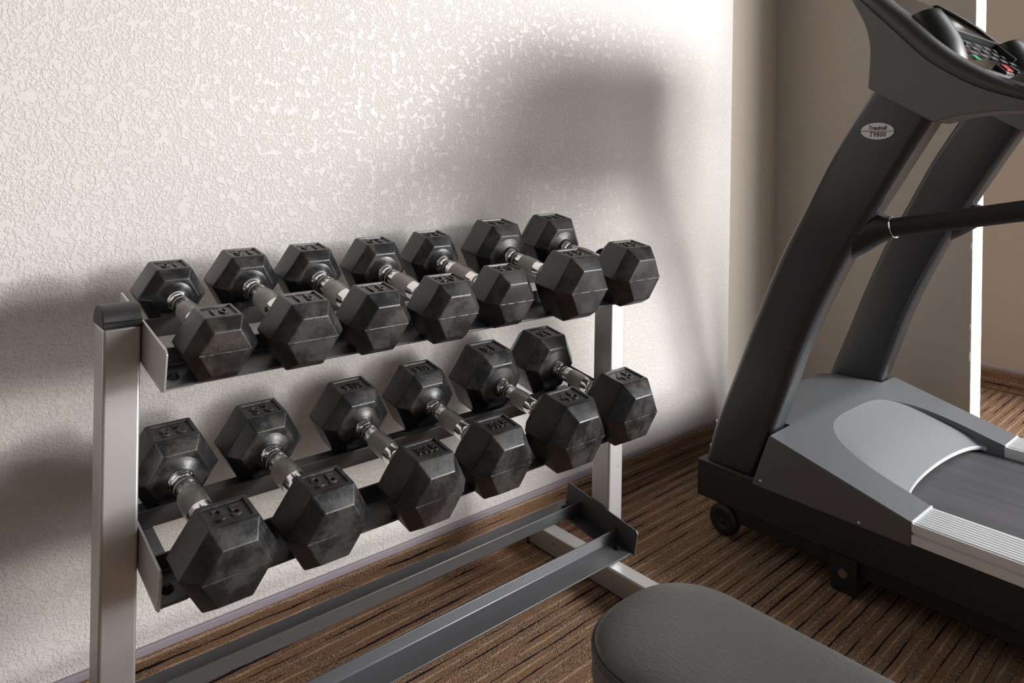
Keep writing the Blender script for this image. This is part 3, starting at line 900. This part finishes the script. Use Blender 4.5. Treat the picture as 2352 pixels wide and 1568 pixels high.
# controls on the fascia
def fpt(x, t_, h=0.0):
    """point on the fascia plane; t_ runs from top to bottom"""
    a, b = Vector((-0.742, 1.340)), Vector((-0.887, 1.199))
    d = (b - a); nrm = Vector((-0.697, 0.717))
    p = a + d * t_ + nrm * h
    return Vector((x, p.x, p.y))
def pad(m, x0, x1, t0, t1, h0, h1):
    vs = [fpt(x0, t0, h0), fpt(x1, t0, h0), fpt(x1, t1, h0), fpt(x0, t1, h0), fpt(x0, t0, h1), fpt(x1, t0, h1), fpt(x1, t1, h1), fpt(x0, t1, h1)]
    m.add(vs, [(3, 2, 1, 0), (4, 5, 6, 7), (0, 1, 5, 4), (1, 2, 6, 5), (2, 3, 7, 6), (3, 0, 4, 7)])
m = MB(); pad(m, 1.93, 1.99, 0.90, 1.06, -0.001, 0.010)
sb = m.build('stop_button_housing', 'black_plastic', bevel=0.003); tpz(sb)
m = MB(); pad(m, 1.938, 1.982, 0.92, 1.03, 0.010, 0.015)
m.build('stop_button', 'red', sb, bevel=0.002)
m = MB(); pad(m, 1.87, 1.90, 0.72, 0.80, 0.0, 0.0012)
tpz(m.build('start_key', 'green'))
random.seed(5)
for i in range(5):
    for j in range(3):
        m = MB(); pad(m, 1.90 + 0.075 * i, 1.90 + 0.075 * i + 0.045, 0.36 + 0.13 * j, 0.36 + 0.13 * j + 0.05, 0.0, 0.0010)
        tpz(m.build('console_key', 'grey_print'))
m = MB(); pad(m, 1.86, 2.24, 0.28, 0.31, 0.0, 0.016); pad(m, 1.86, 1.868, 0.28, 0.62, 0.0, 0.014); pad(m, 2.232, 2.24, 0.28, 0.62, 0, 0.014)
tpz(m.build('reading_ledge', 'black_plastic', bevel=0.002))
m = MB(); m.tube([fpt(2.06, 0.96, 0.004), fpt(2.06, 1.02, 0.010), fpt(2.07, 1.18, 0.012), fpt(2.08, 1.30, 0.006)], 0.0022, 10)
m.tube([fpt(2.06, 0.86, 0.004), fpt(2.06, 0.98, 0.006)], 0.008, 14)
tpz(m.build('safety_key', 'gloss_black', smooth=50))
# grip bar at the bottom of the console
m = MB(); m.tube([(CX0 + 0.045, -0.970, 1.146), (CX0 + 0.045, -1.00, 1.160), (CX0 + 0.045, -1.05, 1.156), (CX0 + 0.045, -1.11, 1.138), (CX0 + 0.045, -1.19, 1.108)], 0.019, 24)
tpz(m.build('pulse_grip', 'console_lip', smooth=50))
# badge
bc = Vector((UX0 - 0.0012, -0.720, 1.0595))
m = MB(); n_ = 48
ov = lambda rr, x: [(x, bc.y + 0.0375 * rr * math.cos(2 * PI * k / n_), bc.z + 0.0195 * rr * math.sin(2 * PI * k / n_)) for k in range(n_)]
m.loft([ov(1.0, UX0 + 0.002), ov(1.0, UX0 - 0.0006)])
bo = tpz(m.build('badge_border', 'badge_ink', smooth=40))
m = MB(); m.loft([ov(0.965, UX0), ov(0.965, UX0 - 0.0012)])
m.build('badge', 'badge_silver', bo, smooth=40)
m = MB(); m.box(UX0 - 0.0016, UX0 - 0.0008, bc.y - 0.037, bc.y + 0.037, bc.z - 0.0006, bc.z + 0.0006)
m.build('badge_line', 'badge_ink', bo)
MB_ = Matrix(((0, 0, -1, UX0 - 0.0014), (-1, 0, 0, bc.y), (0, 1, 0, 0), (0, 0, 0, 1)))
for s_t, dz, size, sp in (('Treadmill', 0.0068, 0.0128, 0.95), ('T9800', -0.0078, 0.0150, 1.12)):
    mt = MB_.copy(); mt[2][3] = bc.z + dz
    text_mesh('lettering', s_t, size, 0.0002, 'badge_ink', bo, mt, squash=0.80, shear=0.22, spacing=sp * 1.06, bold=0.00028)

# ------------------------------------------------------------------ bench
bench = thing('weight_bench', 'dark grey vinyl padded flat weight bench in the foreground, rounded end towards the rack', 'bench', (0.745, -1.35, 0))
def bp(o):
    o.parent = bench; o.matrix_parent_inverse = Matrix.Translation(bench.location).inverted(); return o
BC, BW, BT, BE = 0.746, 0.116, -0.790, -1.95
def pad_out(off, z, n=40):
    out = []
    w_ = BW - off
    # superellipse-ish rounded nose
    for k in range(n + 1):
        a = PI - PI * k / n
        ca, sa = math.cos(a), math.sin(a)
        x = w_ * math.copysign(abs(ca) ** 0.80, ca)
        y = (BT - 0.105) + (0.105 - off) * abs(sa) ** 0.86
        out.append((BC + x, y, z))
    # widen gently towards the rear
    out2 = [(BC + w_ + 0.012, BE, z)]
    out3 = [(BC - w_ - 0.012, BE, z)]
    return out + [(BC + w_ + 0.006, (BE + BT) / 2, z)] + out2 + out3 + [(BC - w_ - 0.006, (BE + BT) / 2, z)]
m = MB()
ZT = 0.428
m.loft([pad_out(0.010, 0.355), pad_out(0.002, 0.360), pad_out(0.0, 0.372), pad_out(0.0, 0.398), pad_out(0.003, 0.4085)], True, True)
po = bp(m.build('pad_side', 'vinyl', smooth=50))
m = MB(); rings = [pad_out(0.003, 0.4085), pad_out(0.0025, 0.412), pad_out(0.006, 0.4175), pad_out(0.013, 0.4215), pad_out(0.025, 0.4255), pad_out(0.045, 0.4290), pad_out(0.072, 0.4308), pad_out(0.098, 0.4315)]
m.loft(rings, False, True)
bp(m.build('pad_top', 'vinyl', smooth=60))
pl = pad_out(0.0005, 0.4085)
m = MB(); m.tube([pl[-2]] + [pl[-1]] + pl[:43], 0.0017, 8)
m.build('piping', 'piping', po, smooth=60)
m = MB()
for off in (0,):
    ps = pad_out(-0.0006, 0.4025)
    pp = [Vector(p) for p in ps[:41]]
    pp = [pp[0] + Vector((-0.006 * (i / 60), -i * 0.006, 0)) for i in range(60, 0, -1)] + pp
    acc = 0; last = pp[0]; out = []
    for p in pp[1:]:
        d = (p - last).length; nseg = max(1, int(d / 0.004))
        for k in range(nseg):
            a = last.lerp(p, k / nseg); b = last.lerp(p, (k + 0.55) / nseg)
            if (b - a).length > 1e-4: out.append((a, b))
        last = p
    for a, b in out: m.tube([a, b], 0.00045, 5)
m.build('stitching', 'thread', po, smooth=0, kind='stuff')
m = MB(); m.box(BC - 0.03, BC + 0.03, -1.80, -0.86, 0.295, 0.3545)
bp(m.build('bench_beam', 'bench_metal', bevel=0.004))
for y in (-0.92, -1.72):
    m = MB(); m.box(BC - 0.025, BC + 0.025, y - 0.025, y + 0.025, 0.045, 0.2955)
    bp(m.build('leg', 'bench_metal', bevel=0.004))
    m = MB(); m.box(BC - 0.20, BC + 0.20, y - 0.025, y + 0.025, 0.002, 0.0455)
    bp(m.build('cross_foot', 'bench_metal', bevel=0.004))
